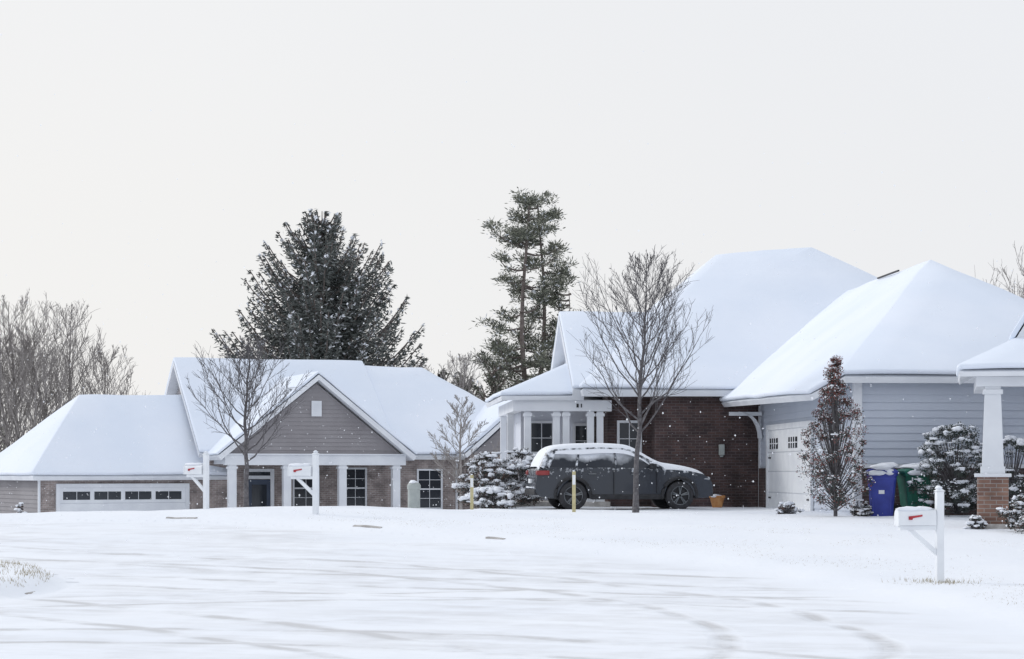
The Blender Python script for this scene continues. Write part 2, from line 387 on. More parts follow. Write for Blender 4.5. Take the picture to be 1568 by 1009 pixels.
for i in (1,3):
    a=4.5+i*1.18
    gd.append((-.082,-.076,a,a+1.05,2.2,2.48,1))
    for j in range(1,4): gd.append((-.088,-.0825,a+.262*j-.035,a+.262*j+.035,2.2,2.48,0))
    gd.append((-.0885,-.0827,a,a+1.05,2.33,2.355,0))
for z in (1.05,1.6,2.1): gd.append((-.08,-.0755,4.2,9.3,z,z+.025,3))
for a in (4.3,8.95):
    for z in (.9,1.95): gd.append((-.10,-.0765,a,a+.24,z,z+.04,2))
boxes('garage_door',gd,[WHITEP,GLASS,BLACK,SOFFIT],RH)
bv=[];bf=[]
for y in (10.2,10.32):
    for j in range(7):
        a=j/6*math.pi/2
        bv.append((-.06-.55*(1-math.cos(a)),y,2.5+.72*math.sin(a)))
    for j in range(7):
        a=j/6*math.pi/2
        bv.append((-.06-.55*(1-math.cos(a))-.10,y,2.45+.72*math.sin(a)+.06))
for j in range(6):
    bf+=[(j,j+1,j+8,j+7),(14+j,14+j+7,14+j+8,14+j+1),(j+7,j+8,j+22,j+21),(j,j+14,j+15,j+1)]
mk('eave_bracket',bv,bf,TRIM,RH)
boxes('bracket_arm',[(-.95,-.06,10.2,10.32,3.12,3.22)],TRIM,RH)
roof('garage_roof',[(-.35,-.4,3.68),(7.45,-.4,3.68),(3.55,6.6,6.85),(3.55,17,6.85),(-1.08,11.8,3.5),(7.45,14,3.68),(-1.0,.15,3.30)],[(0,1,2),(0,2,6),(2,3,4),(2,4,6),(2,1,5,3)],RH,snow=.12,th=.14)
roof('main_roof',[(-4.95,10.35,3.8),(9.6,10.35,3.8),(9.6,25.4,3.8),(-4.95,25.4,3.8),(.1,18,8.15),(3.0,18,8.42)],[(0,1,5),(0,5,4),(1,2,5),(2,3,4),(2,4,5),(3,0,4)],RH,snow=.12)
roof('entry_roof',[(-5.15,10.85,3.82),(-5.15,14.7,6.12),(-5.15,18.5,3.82),(.5,10.85,3.82),(.5,14.7,6.12),(.5,18.5,3.82)],[(0,1,4,3),(1,2,5,4)],RH,th=.2,snow=.11)
mk('entry_gable_wall',[(-4.8,11.1,3.8),(-4.8,18.3,3.8),(-4.8,14.7,5.9),(-4.6,11.1,3.8),(-4.6,18.3,3.8),(-4.6,14.7,5.9)],[(0,2,1),(3,4,5),(0,3,5,2),(1,2,5,4)],SIDE_WHITE,RH)
siding('entry_gable_siding','t',-4.803,lambda z:(11.15+(z-3.8)*1.7,18.2-(z-3.8)*1.7),3.8,5.85,SIDE_WHITE,RH)
roof('porch_roof',[(-7.1,10.95,3.66),(-4.83,10.95,3.66),(-4.83,12.6,4.6),(-4.83,17,4.6),(-7.1,17.6,3.66)],[(0,1,2),(0,2,3,4)],RH,th=.12,snow=.11)
boxes('porch_beam',[(-6.75,-4.05,11.1,11.38,3.26,3.56),(-6.75,-6.5,11.381,17,3.26,3.56)],TRIM,RH)
pc=[]
for s in (-6.35,-5.56,-5.30,-4.62,-4.36):
    pc+=[(s-.09,s+.09,11.16,11.34,B0+.5,3.255),(s-.12,s+.12,11.125,11.375,3.12,3.2),(s-.12,s+.12,11.125,11.375,B0+.45,B0+.7)]
for t in (13.8,16.6): pc.append((-6.72,-6.54,t-.09,t+.09,B0+.5,3.255))
boxes('porch_columns',pc,TRIM,RH)
boxes('porch_floor',[(-6.9,-4.1,11.0,14.2,B0,.78)],CONC,RH)
window('window_entry',-5.7,1.3,.6,1.7,14.19,RH,2,4)
window('window_porch',-4.65,1.2,.4,1.7,12.995,RH,1,4)
window('window_brick',-3.5,1.2,.55,1.75,11.6,RH,2,4)
boxes('house_number',[(-5.02,-4.96,11.08,11.096,3.36,3.46),(-4.90,-4.87,11.08,11.096,3.36,3.46)],BLACK,RH)
boxes('wall_lamp',[(-1.15,-1.0,10.66,10.795,2.05,2.35,0),(-1.12,-1.03,10.69,10.78,2.0,2.05,0)],[PED],RH,bevel=.02)
boxes('ridge_vent',[(.9,1.9,17.25,17.3,7.98,8.04),(3.36,3.4,9.0,11.2,6.94,6.98)],BLACK,RH)
boxes('vent_pipe',[(8,8.1,24,24.1,5,8.5)],BLACK,RH)

# ------------------------------------------------------------------ right edge porch house
PH=empty('porch_house',(8.92,38,0),R(-12))
boxes('brick_pier',[(-.28,.28,-.28,.28,.3,1.50)],BRICK_P,PH)
boxes('pier_cap',[(-.33,.33,-.33,.33,1.503,1.57)],TRIM,PH,bevel=.01)
cv=[(-.20,-.20,1.572),(.20,-.20,1.572),(.20,.20,1.572),(-.20,.20,1.572),(-.14,-.14,3.18),(.14,-.14,3.18),(.14,.14,3.18),(-.14,.14,3.18)]
cf=[(0,3,2,1),(4,5,6,7),(0,1,5,4),(1,2,6,5),(2,3,7,6),(3,0,4,7)]
mk('tapered_column',cv,cf,TRIM,PH)
boxes('column_trim',[(-.22,.22,-.22,.22,1.572,1.70),(-.18,.18,-.18,.18,3.04,3.12)],TRIM,PH)
boxes('porch_beam',[(-.3,6,-.18,.18,3.18,3.36),(-.3,.02,.181,3.4,3.18,3.36)],TRIM,PH)
roof('porch_roof',[(-.62,-.45,3.44),(6.5,-.45,3.44),(6.5,1.3,4.12),(.75,1.3,4.12),(-.62,3.4,3.44)],[(0,1,2,3),(0,3,4)],PH,th=.09,snow=.11)
boxes('house_walls',[(2.6,9,1.6,5.5,.2,4.0)],SIDE_WHITE,PH)
roof('main_roof',[(.42,.9,4.08),(3.9,.9,9.8),(8.6,.9,4.1),(.42,5.6,4.08),(3.9,5.6,9.8),(8.6,5.6,4.1)],[(0,1,4,3),(1,2,5,4)],PH,th=.2,snow=.10)
mk('gable_wall',[(.6,1.3,3.95),(8.45,1.3,3.95),(3.9,1.3,9.5)],[(0,1,2)],SIDE_GREY,PH)
boxes('porch_floor',[(-.4,6,-.5,1.6,.2,.64)],CONC,PH)

# ------------------------------------------------------------------ tubes & soups
class Tubes:
    def __init__(s): s.V=[];s.F=[]
    def add(s,pts,rad,sides=4):
        k0=len(s.V); n=len(pts)
        for i,p in enumerate(pts):
            d=(pts[min(i+1,n-1)]-pts[max(i-1,0)])
            if d.length<1e-6: d=Vector((0,0,1))
            d.normalize(); a=d.cross(Vector((0,0,1)) if abs(d.z)<.9 else Vector((1,0,0))).normalized(); b=d.cross(a)
            for j in range(sides):
                t=2*math.pi*j/sides; s.V.append(p+a*(rad[i]*math.cos(t))+b*(rad[i]*math.sin(t)))
        for i in range(n-1):
            for j in range(sides):
                q=k0+i*sides; s.F.append((q+j,q+(j+1)%sides,q+sides+(j+1)%sides,q+sides+j))
def perp(rg,d):
    v=Vector((rg.gauss(0,1),rg.gauss(0,1),rg.gauss(0,1))); v-=d*v.dot(d); return v.normalized()
def bare_tree(name,loc,H,RR,tr,clear,seed,nmain,nsub,ntwig,mat,tw,rise=1.25,powr=.75,leaders=1):
    rg=random.Random(seed); T=Tubes()
    for ld in range(leaders):
        off=Vector((0,0,0)); lean=Vector((rg.uniform(-.03,.03),rg.uniform(-.03,.03),0)) if leaders==1 else Vector((rg.uniform(-.2,.2),rg.uniform(-.2,.2),0))
        hh=H*(1 if ld==0 else rg.uniform(.8,.97)); n=12; pts=[];rad=[]
        for i in range(n+1):
            f=i/n
            if i>2: off+=Vector((rg.gauss(0,.010),rg.gauss(0,.010),0))*hh
            pts.append(Vector((0,0,hh*f))+off*.6+lean*hh*f); rad.append(max(tw,tr*(1-f)**.8*(1.25 if i==0 else 1)))
        T.add(pts,rad,8)
        def lead(f):
            x=f*n; i=min(int(x),n-1); return pts[i].lerp(pts[i+1],x-i)
        for m in range(nmain):
            q=(m+rg.random())/nmain; f=clear+(1-clear)*q*.96; st=lead(f)
            az=m*2.4+rg.uniform(-.5,.5); reach=(RR*(1-q)**powr+.06*RR)*rg.uniform(.7,1.1)
            rs=min(reach*rise*rg.uniform(.8,1.3)+.15*reach, hh*1.0-st.z+.02*hh); rs=max(rs,reach*.35)
            o=Vector((math.cos(az),math.sin(az),0)); bp=[];br=[]
            r0=max(tw*1.6,tr*.38*(1-q)**.7); k=7
            for i in range(k+1):
                t=i/k; bp.append(st+o*reach*t**.85+Vector((0,0,rs*t**1.15))+Vector((rg.gauss(0,1),rg.gauss(0,1),rg.gauss(0,.6)))*.018*reach*(i>0)); br.append(max(tw,r0*(1-t)**.9))
            T.add(bp,br,5); Lb=math.hypot(reach,rs)
            for s_ in range(nsub):
                t=.18+.8*(s_+rg.random())/nsub; x=t*k; i=min(int(x),k-1); p=bp[i].lerp(bp[i+1],x-i); d=(bp[i+1]-bp[i]).normalized()
                dd=(d*.8+perp(rg,d)*.58+Vector((0,0,.28))).normalized(); ls=Lb*(.42*(1-t)+.13)*rg.uniform(.7,1.2)
                sp=[p];dc=dd.copy()
                for _ in range(3):
                    dc=(dc+Vector((rg.gauss(0,.1),rg.gauss(0,.1),rg.gauss(.08,.08)))).normalized(); sp.append(sp[-1]+dc*ls/3)
                rs0=max(tw,r0*.4*(1-t)); T.add(sp,[rs0,max(tw*.9,rs0*.7),tw*.9,tw*.6],3)
                for w in range(ntwig):
                    tt=.2+.75*rg.random(); x=tt*3; i=min(int(x),2); p2=sp[i].lerp(sp[i+1],x-i)
                    d2=(dc*.75+perp(rg,dc)*.6+Vector((0,0,.25))).normalized(); l2=ls*rg.uniform(.25,.55)
                    T.add([p2,p2+d2*l2*.5,p2+(d2+perp(rg,d2)*.15)*l2],[tw*.8,tw*.7,tw*.45],3)
    return mk(name,T.V,T.F,mat,loc=loc)

class Soup:
    def __init__(s): s.V=[];s.M=[]
    def add(s,c,d,side,length,width,m):
        c=np.asarray(c);n=len(c); L=np.broadcast_to(np.asarray(length,float),(n,))[:,None]; W=np.broadcast_to(np.asarray(width,float),(n,))[:,None]
        d=d/np.linalg.norm(d,axis=1,keepdims=True); side=side-d*(side*d).sum(1,keepdims=True); side=side/(np.linalg.norm(side,axis=1,keepdims=True)+1e-9)
        q=np.stack([c-d*L*.5,c+side*W*.5,c+d*L*.5,c-side*W*.5],1)
        s.V.append(q.reshape(-1,3)); s.M.append(np.broadcast_to(np.asarray(m),(n,)).astype(int))
    def build(s,name,mats,parent=None,loc=None):
        V=np.concatenate(s.V); M=np.concatenate(s.M); n=len(M)
        me=bpy.data.meshes.new(name); me.vertices.add(4*n); me.vertices.foreach_set('co',V.ravel())
        me.loops.add(4*n); me.loops.foreach_set('vertex_index',np.arange(4*n)); me.polygons.add(n)
        me.polygons.foreach_set('loop_start',np.arange(0,4*n,4)); 
        for m in mats: me.materials.append(m)
        me.polygons.foreach_set('material_index',M); me.update(calc_edges=True); me.validate()
        o=bpy.data.objects.new(name,me); col.objects.link(o)
        if parent: o.parent=parent
        if loc: o.location=loc
        return o

def conifer(name,loc,H,prof,nb,seed,clear,leaf,snowp,mats,trunk_r,tipup=.25,step=.3,per=6,var=(1,1,.92,.85,.7),topup=.45):
    r=np.random.RandomState(seed); rg=random.Random(seed); P=empty(name,loc)
    T=Tubes(); n=12; T.add([Vector((rg.gauss(0,.05),rg.gauss(0,.05),H*i/n)) for i in range(n+1)],[trunk_r*(1-i/n)+.02 for i in range(n+1)],8)
    S=Soup()
    for b in range(nb):
        f=clear+(1-clear)*((b+rg.random())/nb)**1.0; z=H*f*.985; dep=H-z
        Lb=prof(dep)*rg.choice(var)*rg.uniform(.88,1.08); az=rg.uniform(0,6.283); o=np.array([math.cos(az),math.sin(az),0]); sd=np.array([-o[1],o[0],0])
        up=tipup*rg.uniform(.6,1.4)+ topup*max(0,1-dep/(H*.3)); m=max(3,int(Lb/step)); pts=[]
        for i in range(m+1):
            t=i/m; pts.append(np.array([0,0,z-.30*Lb])+o*Lb*t+np.array([0,0,-.2*Lb*math.sin(t*3.0)+ (up+.1)*Lb*t**2.4+.10*Lb*t]))
        st_=max(1,m//4); tp=[Vector(p) for p in pts[::st_]]+[Vector(pts[-1])]
        T.add(tp,[.06*(1-j/(len(tp)+1))+.01 for j in range(len(tp))],3)
        P_=np.array(pts); tt=np.linspace(0,1,m+1); dirv=np.gradient(P_,axis=0)
        for i in range(1,m+1):
            t=tt[i]
            if t<.12: continue
            wd=Lb*.22*(1-t)**.7*(min(1,t*3))+.09; k=int(per*(1+1.2*wd))
            lat=r.uniform(-1,1,k); c=P_[i]+sd*(lat*wd)[:,None]-np.array([0,0,1])*(np.abs(lat)*wd*.5)[:,None]+r.normal(0,.05,(k,3))-np.array([0,0,1])*r.exponential(.16+.07*wd,k)[:,None]
            d=dirv[i]/np.linalg.norm(dirv[i])*.8+sd*(lat*.9)[:,None]+np.array([0,0,-.6])+r.normal(0,.35,(k,3))
            mm=np.where(r.rand(k)<.30,1,0)
            S.add(c,d,r.normal(0,1,(k,3)),leaf*r.uniform(.6,1.3,k),leaf*.27*r.uniform(.6,1.2,k),mm)
            if rg.random()<snowp:
                k2=rg.choice((2,3,5)); lat=r.uniform(-.8,.8,k2); c=P_[i]+sd*(lat*wd)[:,None]-np.array([0,0,1])*(np.abs(lat)*wd*.35)[:,None]+np.array([0,0,.05])+r.normal(0,.05,(k2,3))
                S.add(c,dirv[i]+sd*lat[:,None]+r.normal(0,.1,(k2,3)),np.cross(np.array([0,0,1.]),dirv[i])+r.normal(0,.25,(k2,3)),leaf*r.uniform(.5,1.0,k2),leaf*.33,2)
    mk('trunk',T.V,T.F,BARKPINE,P); S.build('foliage',mats,P); return P

DK=[0,.6,1.5,2.6,3.7,6.0,8,20]; DV=[.35,1.2,2.2,3.1,4.0,5.3,6.1,6.1]
conifer('spruce_tree',(-10.2,110,-1.4),17.0,lambda d:float(np.interp(d,DK,DV)),400,3,.15,.31,.42,[N1,N2,SNOW],.3,.20,.22,12,(1,1,.95,.85,.75,.6),.34)

def clumpy_pine(name,loc,specs,seed,mats):
    r=np.random.RandomState(seed); rg=random.Random(seed); P=empty(name,loc); T=Tubes(); S=Soup()
    for (x0,y0,H,tr,layers) in specs:
        n=14; pts=[Vector((x0+.22*math.sin(i*.55+x0*3),y0+.1*math.cos(i*.7),H*i/n)) for i in range(n+1)]
        T.add(pts,[tr*(1-i/n*.8) for i in range(n+1)],8)
        for (z,reach,cnt) in layers:
            for c_ in range(cnt):
                az=rg.choice((0,math.pi))+rg.gauss(0,.8); L=reach*rg.uniform(.45,1.1); o=Vector((math.cos(az),math.sin(az),0))
                zz=min(H-.2,z+rg.gauss(0,.6)); x=zz/H*n; i=min(int(max(x,0)),n-1); st=pts[i].lerp(pts[i+1],min(1,x-i))
                bend=rg.uniform(.0,.6)
                bp=[st+o*L*t+Vector((rg.gauss(0,.08),rg.gauss(0,.08),L*bend*t**1.6-.12*L*math.sin(3*t))) for t in (0,.25,.5,.75,1)]
                T.add(bp,[.07,.055,.045,.03,.02],4)
                ncl=int(3+L*2.6)
                for _ in range(ncl):
                    t=rg.uniform(.5,1.05); j=min(int(t*4),3); p=bp[j].lerp(bp[j+1],t*4-j); p=np.array(p)+r.normal(0,1,3)*np.array([.22,.3,.14])+np.array([0,0,.05])
                    k=44; sc=rg.uniform(.6,1.25); u=r.normal(0,1,(k,3))*np.array([.25,.25,.14])*sc
                    S.add(p+u,u+np.array([0,0,.16])+r.normal(0,.12,(k,3)),r.normal(0,1,(k,3)),r.uniform(.16,.40,k),r.uniform(.04,.085,k),np.where(r.rand(k)<.06,2,np.where(r.rand(k)<.45,1,0)))
    mk('trunk',T.V,T.F,BARKPINE,P); S.build('needles',mats,P)
LA=[(18.9,1.0,6),(18.0,1.9,6),(16.4,2.0,4),(14.9,2.3,4),(13.2,2.6,5),(11.2,2.7,5),(9.6,2.7,5),(8.6,3.0,6),(7.2,3.1,7),(6,3,7),(5,2.8,6)]
LB=[(18.2,1.6,6),(16.2,1.8,4),(14.0,1.9,3),(12.1,2.0,4),(10.0,2.2,5),(8.2,2.2,6),(6.5,2.4,7),(5,2.4,6)]
LC=[(13.0,1.1,4),(11.4,1.4,4),(9.6,1.7,5),(8.0,1.8,5),(6.5,2.0,6),(5,2.2,5)]
clumpy_pine('pine_tree',(.8,120,-1.5),[(0,0,19.2,.24,LA),(.9,.8,18.9,.22,LB),(2.4,1,13.8,.11,LC)],8,[P1,P2,SNOW])

for i,(x,y,h,w) in enumerate(((-2.6,112,8.4,2.4),(-1.0,113,9.0,2.6),(.6,115,8.2,2.6),(-4.2,116,8.9,2.2),(3.6,118,8.8,2.8),(-20.2,100,5.9,2.2),(-22.6,101,5.0,2.0))):
    conifer('cedar_tree',(x,y,-1.5),h,lambda d,w=w,h=h:.3+w*min(1,(d/(h*.8)))**.75,120,20+i,.05,.30,.08,[P1,P2,SNOW],.14,.3,.26,10)
for i,(x,y,h,w,s_) in enumerate(((-26.4,104,9.9,2.6,1),(-24.9,105,11.7,2.7,2),(-22.6,104,11.2,2.4,2),(-20.9,107,9.4,2.0,1),(-28.6,102,9.4,2.6,1),(-23.6,101,9.0,2.4,1),(25.0,100,13.6,3.0,2),(28,104,13.0,3.2,1),(-2.9,104,8.9,1.6,1),(-4.9,104,8.3,1.4,1),(3.6,108,10.6,1.8,1))):
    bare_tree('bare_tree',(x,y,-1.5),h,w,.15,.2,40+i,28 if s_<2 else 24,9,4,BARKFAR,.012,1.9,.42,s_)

S=Soup(); r=np.random.RandomState(5)
for x in np.arange(-95,110,1.6):
    y=150+r.uniform(-12,12); h=r.uniform(3.5,7.0); k=420
    u=r.rand(k); c=np.stack([x+r.normal(0,1,k)*1.5*(1.05-u),y+r.normal(0,1,k)*1.5*(1.05-u),-1.5+u*h],1)
    S.add(c,r.normal(0,1,(k,3))+np.array([0,0,.5]),r.normal(0,1,(k,3)),r.uniform(.3,.8,k),r.uniform(.06,.2,k),np.where(r.rand(k)<.5,0,1))
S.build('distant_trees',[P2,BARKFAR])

def gz(x,y): return ground_h(x,y)
bare_tree('street_tree',(2.9,48,gz(2.9,48)-.03),5.95,1.58,.07,.30,27,40,10,5,BARK,.0055,1.4,.6)
bare_tree('street_tree',(-6.1,47,gz(-6.1,47)-.03),4.0,1.35,.062,.27,11,32,10,5,BARK,.0052,1.0,.7)
bare_tree('ornamental_tree',(-1.8,74,-1.0),5.3,1.3,.07,.3,13,26,9,6,BARKFAR,.009,.9,.6)

# ------------------------------------------------------------------ shrubs with snow
ico=bmesh.new(); bmesh.ops.create_icosphere(ico,subdivisions=2,radius=1); IV=np.array([v.co[:] for v in ico.verts]); IF=[tuple(v.index for v in f.verts) for f in ico.faces]; ico.free()
def lumps(name,items,mat,parent,seed=0):
    r=np.random.RandomState(seed); V=[];F=[]
    for (c,rad) in items:
        k=len(V); ph=r.rand(3)*6
        n_=1+.28*np.sin(IV[:,0]*3.1+ph[0])+.24*np.sin(IV[:,1]*3.7+ph[1])+.15*np.sin(IV[:,2]*4+ph[2])
        V+= [tuple(v) for v in (np.array(c)+IV*n_[:,None]*np.array(rad))]; F+=[tuple(i+k for i in f) for f in IF]
    return mk(name,V,F,mat,parent,smooth=True)
def shrub(name,loc,w,h,seed,nleaf,mats,leaf=.07,snow=110,shape='round',mixp=.15,bite=.35,slump=.09,powder=14):
    r=np.random.RandomState(seed); rg=random.Random(seed); P=empty(name,loc); S=Soup()
    ncl=max(30,int(nleaf/60)); cl=[]
    for i in range(ncl):
        u=rg.random(); 
        if shape=='round': rad=.5*w*math.sqrt(max(0,1-(2*u-.75)**2/1.6)) ; 
        else: rad=.5*w*(min(1,(1-u)*1.45)**1.1*(min(1,u*4+.5)))+.04
        rad*=rg.uniform(.8,1.15)
        az=rg.uniform(0,6.283); q=rad*math.sqrt(rg.uniform(bite,1.0)); c=np.array([q*math.cos(az),q*math.sin(az),.08*h+u*h*.9]); cs=w*.10*rg.uniform(.5,1.35)*(1-.4*u)
        cl.append((c,cs)); k=85
        d=r.normal(0,1,(k,3)); d/=np.linalg.norm(d,axis=1,keepdims=True)
        pos=c+d*cs*(r.rand(k)**.4*1.15)[:,None]*np.array([1,1,.9])
        S.add(pos,d+np.array([0,0,.3])+r.normal(0,.4,(k,3)),r.normal(0,1,(k,3)),leaf*r.uniform(.6,1.4,k),leaf*.5,np.where(r.rand(k)<mixp+(.4*u if shape!='round' else 0),1,0))
        k=powder; d=r.normal(0,1,(k,3)); d[:,2]=np.abs(d[:,2])*.8+.2; d/=np.linalg.norm(d,axis=1,keepdims=True)
        S.add(c+d*cs*1.0,r.normal(0,1,(k,3))*np.array([1,1,.4]),r.normal(0,1,(k,3))*np.array([1,1,.4]),leaf*r.uniform(.5,1.2,k),leaf*.6,2)
    T=Tubes()
    for c,cs in cl:
        T.add([Vector((0,0,max(0,c[2]*.35))),Vector((c[0]*.45,c[1]*.45,c[2]*.65)),Vector(c)],[.018,.010,.004],4)
    if shape!='round': T.add([Vector((0,0,0)),Vector((0,0,h*.5)),Vector((.02,0,h*1.0))],[.045,.03,.008],6)
    S.build('leaves',mats,P); mk('stems',T.V,T.F,BARK,P)
    it=[]
    for i in range(snow):
        c,cs=rg.choice(cl); 
        if shape!='round' and rg.random()<c[2]/h*.8: continue
        a=rg.uniform(0,6.283); q=cs*rg.uniform(0,.95); sz=slump*rg.choice((.35,.5,.7,1.0,1.35))*rg.uniform(.8,1.1)
        it.append(((c[0]+q*math.cos(a),c[1]+q*math.sin(a),c[2]+cs*.65*math.sqrt(max(0,1-(q/cs)**2))),(sz*rg.uniform(.6,1.4),sz*rg.uniform(.6,1.4),sz*rg.uniform(.3,.6))))
    lumps('snow_clumps',it,SNOW,P,seed); return P
LM=[H1,H2,SNOW]
shrub('holly_tree',(6.84,43.3,gz(6.86,43.3)),1.55,3.4,2,9000,[H1,H3,SNOW],.045,160,'cone',.20,.12,.042,18)
shrub('snowy_shrub',(9.45,43.6,gz(9.4,43.6)),1.75,1.95,3,8500,LM,.045,340,'round',.04,.3,.065,22)
shrub('snowy_shrub',(10.6,43.4,gz(10.6,43.4)),1.2,1.7,4,4500,LM,.045,200,'round',.04,.3,.065,22)
shrub('snowy_shrub',(-.55,54.5,gz(-.5,54.5)),1.75,1.45,5,7000,LM,.05,560,'round',.4,.3,.07,26)
shrub('snowy_shrub',(.25,55.2,gz(.2,55.2)),1.3,1.6,6,4400,LM,.05,260,'round',.35,.3,.07,26)
shrub('snowy_shrub',(-.55,53.0,gz(-.5,53)),1.6,.5,15,2600,LM,.05,330,'round',.35,.3,.08,24)
shrub('low_shrub',(9.25,36.6,gz(9.25,36.6)),.95,.62,7,3800,LM,.04,200,'round',.3,.3,.05,18)
shrub('low_shrub',(8.5,37.5,gz(8.5,37.5)-.03),.35,.25,17,1200,LM,.04,70,'round',.3,.3,.045,18)
shrub('low_shrub',(6.2,46.2,gz(6.2,46.2)-.05),.55,.3,8,1200,LM,.04,110,'round',.6,.3,.045,18)
shrub('low_shrub',(7.45,43.7,gz(7.45,43.7)-.02),.5,.35,9,900,LM,.04,80,'round',.3,.3,.045,18)
shrub('low_shrub',(-18.0,75.0,-1.0),.5,1.5,10,1500,LM,.08,60,'cone',.2,.3,.08)

# ------------------------------------------------------------------ mailboxes
def mailbox(loc,rz,H=1.26):
    P=empty('mailbox',loc,rz); p=.05
    boxes('post',[(-p,p,-p,p,-.15,H)],WHITEP,P,bevel=.006)
    mk('post_cap',[(-.065,-.065,H+.001),(.065,-.065,H+.001),(.065,.065,H+.001),(-.065,.065,H+.001),(0,0,H+.055)],[(0,3,2,1),(0,1,4),(1,2,4),(2,3,4),(3,0,4)],WHITEP,P)
    boxes('arm',[(-.56,-p-.001,-.04,.04,.70,.76)],WHITEP,P,bevel=.004)
    V=[(-.36,-.03,.699),(-.44,-.03,.699),(-.051,-.03,.36),(-.051,-.03,.44)]; V+=[(a,.03,c) for a,_,c in V]
    mk('brace',V,[(0,1,2,3),(7,6,5,4),(0,4,5,1),(2,6,7,3),(0,3,7,4),(1,5,6,2)],WHITEP,P)
    sec=[(-.085,.0),(.085,.0),(.085,.13)]+[(.085*math.cos(a),.13+.085*math.sin(a)) for a in [math.pi*j/8 for j in range(1,8)]]+[(-.085,.13)]
    n=len(sec); V=[(-.58,y,.763+z) for y,z in sec]+[(-.07,y,.763+z) for y,z in sec]
    F=[tuple(range(n-1,-1,-1)),tuple(range(n,2*n))]+[(i,(i+1)%n,n+(i+1)%n,n+i) for i in range(n)]
    mk('box',V,F,WHITEP,P)
    V=[(-.60,y*1.06,.763+z*1.04-.003) for y,z in sec]+[(-.581,y*1.06,.763+z*1.04-.003) for y,z in sec]; mk('door',V,F,WHITEP,P)
    V=[(-.46,-.096,.84),(-.41,-.096,.84),(-.40,-.096,.862),(-.27,-.096,.885),(-.27,-.096,.908),(-.46,-.096,.885)]; V+=[(a,-.088,c) for a,_,c in V]
    mk('flag',V,[(0,1,2,3,4,5),(11,10,9,8,7,6)]+[(i,i+6,(i+1)%6+6,(i+1)%6) for i in range(6)],RED,P)
    lumps('snow_cap',[((-.33,0,.985),(.25,.06,.035)),((-.2,0,.985),(.13,.05,.03)),((-.46,0,.985),(.12,.05,.028)),((0,0,H+.05),(.05,.05,.022))],SNOW,P,3)
    return P
mailbox((5.74,27.5,gz(5.74,27.5)),R(8),1.22)
mailbox((-3.93,41,gz(-3.93,41)),R(-25),1.2)
mailbox((-6.72,45,gz(-6.72,45)),R(-35),1.2)

def marker(x,y,h):
    P=empty('marker_post',(x,y,gz(x,y))); boxes('stake',[(-.04,.04,-.012,.012,-.1,h)],YEL,P,bevel=.006); boxes('label',[(-.034,.034,-.016,-.0125,h-.30,h-.08)],WHITEP,P)
    lumps('snow',[((0,0,h+.01),(.035,.02,.015))],SNOW,P,1)
marker(1.4,46.3,.92); marker(-.98,50,.85)
P=empty('utility_pedestal',(-2.37,49.5,gz(-2.37,49.5)))
ring=lambda r_,z,n=14:[(r_*math.cos(6.2832*i/n),r_*math.sin(6.2832*i/n),z) for i in range(n)]
def lathe(name,prof,mat,parent,n=16,loc=None):
    V=[];F=[]
    for r_,z in prof: V+=ring(r_,z,n)
    for i in range(len(prof)-1):
        for j in range(n): F.append((i*n+j,i*n+(j+1)%n,(i+1)*n+(j+1)%n,(i+1)*n+j))
    F.append(tuple(range((len(prof)-1)*n,len(prof)*n))); return mk(name,V,F,mat,parent,loc=loc)
lathe('body',[(.19,-.1),(.17,.10),(.15,.12),(.15,.56),(.165,.565),(.165,.66),(.13,.71),(.05,.735)],PED,P)
lumps('snow',[((0,0,.73),(.12,.12,.04))],SNOW,P,2)
P=empty('flower_pot',(5.5,54.9,gz(5.5,54.9))); lathe('pot',[(.13,0),(.2,.26),(.22,.26),(.22,.32),(.18,.32),(.17,.27)],ORANGE,P); lumps('snow',[((0,0,.3),(.17,.17,.06))],SNOW,P,3)

# ------------------------------------------------------------------ bins
def bin_(loc,rz,mat):
    P=empty('wheelie_bin',loc,rz)
    def oct_(pr,k,close):
        V=[];F=[]
        for z,a,b in pr: 
            V+=[(-a+k,-b,z),(a-k,-b,z),(a,-b+k,z),(a,b-k,z),(a-k,b,z),(-a+k,b,z),(-a,b-k,z),(-a,-b+k,z)]
        for i in range(len(pr)-1):
            for j in range(8): F.append((i*8+j,i*8+(j+1)%8,i*8+8+(j+1)%8,i*8+8+j))
        F.append(tuple(range(7,-1,-1)))
        if close: F.append(tuple(range(8*len(pr)-8,8*len(pr))))
        return V,F
    V,F=oct_([(0,.23,.25),(.5,.27,.30),(.88,.31,.35),(.885,.33,.37),(.94,.33,.37)],.04,False); mk('body',V,F,mat,P)
    V,F=oct_([(.942,.345,.39),(.985,.345,.39),(1.03,.28,.33),(1.05,.15,.2)],.05,True); mk('lid',V,F,mat,P)
    boxes('ribs',[(-.28,.28,-.345,-.31,.80,.84),(-.20,-.17,-.315,-.25,.1,.78),(.17,.20,-.315,-.25,.1,.78)],mat,P)
    boxes('label',[(-.06,.06,-.318,-.305,.50,.58)],WHITEP,P)
    T=Tubes(); T.add([Vector((-.26,.43,.93)),Vector((.26,.43,.93))],[.018,.018],8); mk('handle',T.V,T.F,mat,P)
    for x in (-.27,.27):
        T=Tubes(); T.add([Vector((x-.03,.27,.13)),Vector((x+.03,.27,.13))],[.13,.13],14); mk('wheel',T.V,T.F,BLACK,P)
    lumps('snow',[((0,0,1.07),(.34,.38,.085)),((.1,-.1,1.12),(.2,.2,.05)),((-.10,-.38,.95),(.14,.06,.07)),((.16,-.38,.97),(.12,.04,.05))],SNOW,P,5)
bin_((7.95,44.0,gz(7.95,44)-.02),R(-12),BLUEBIN); bin_((8.72,44.3,gz(8.7,44.3)-.02),R(8),GREENBIN)

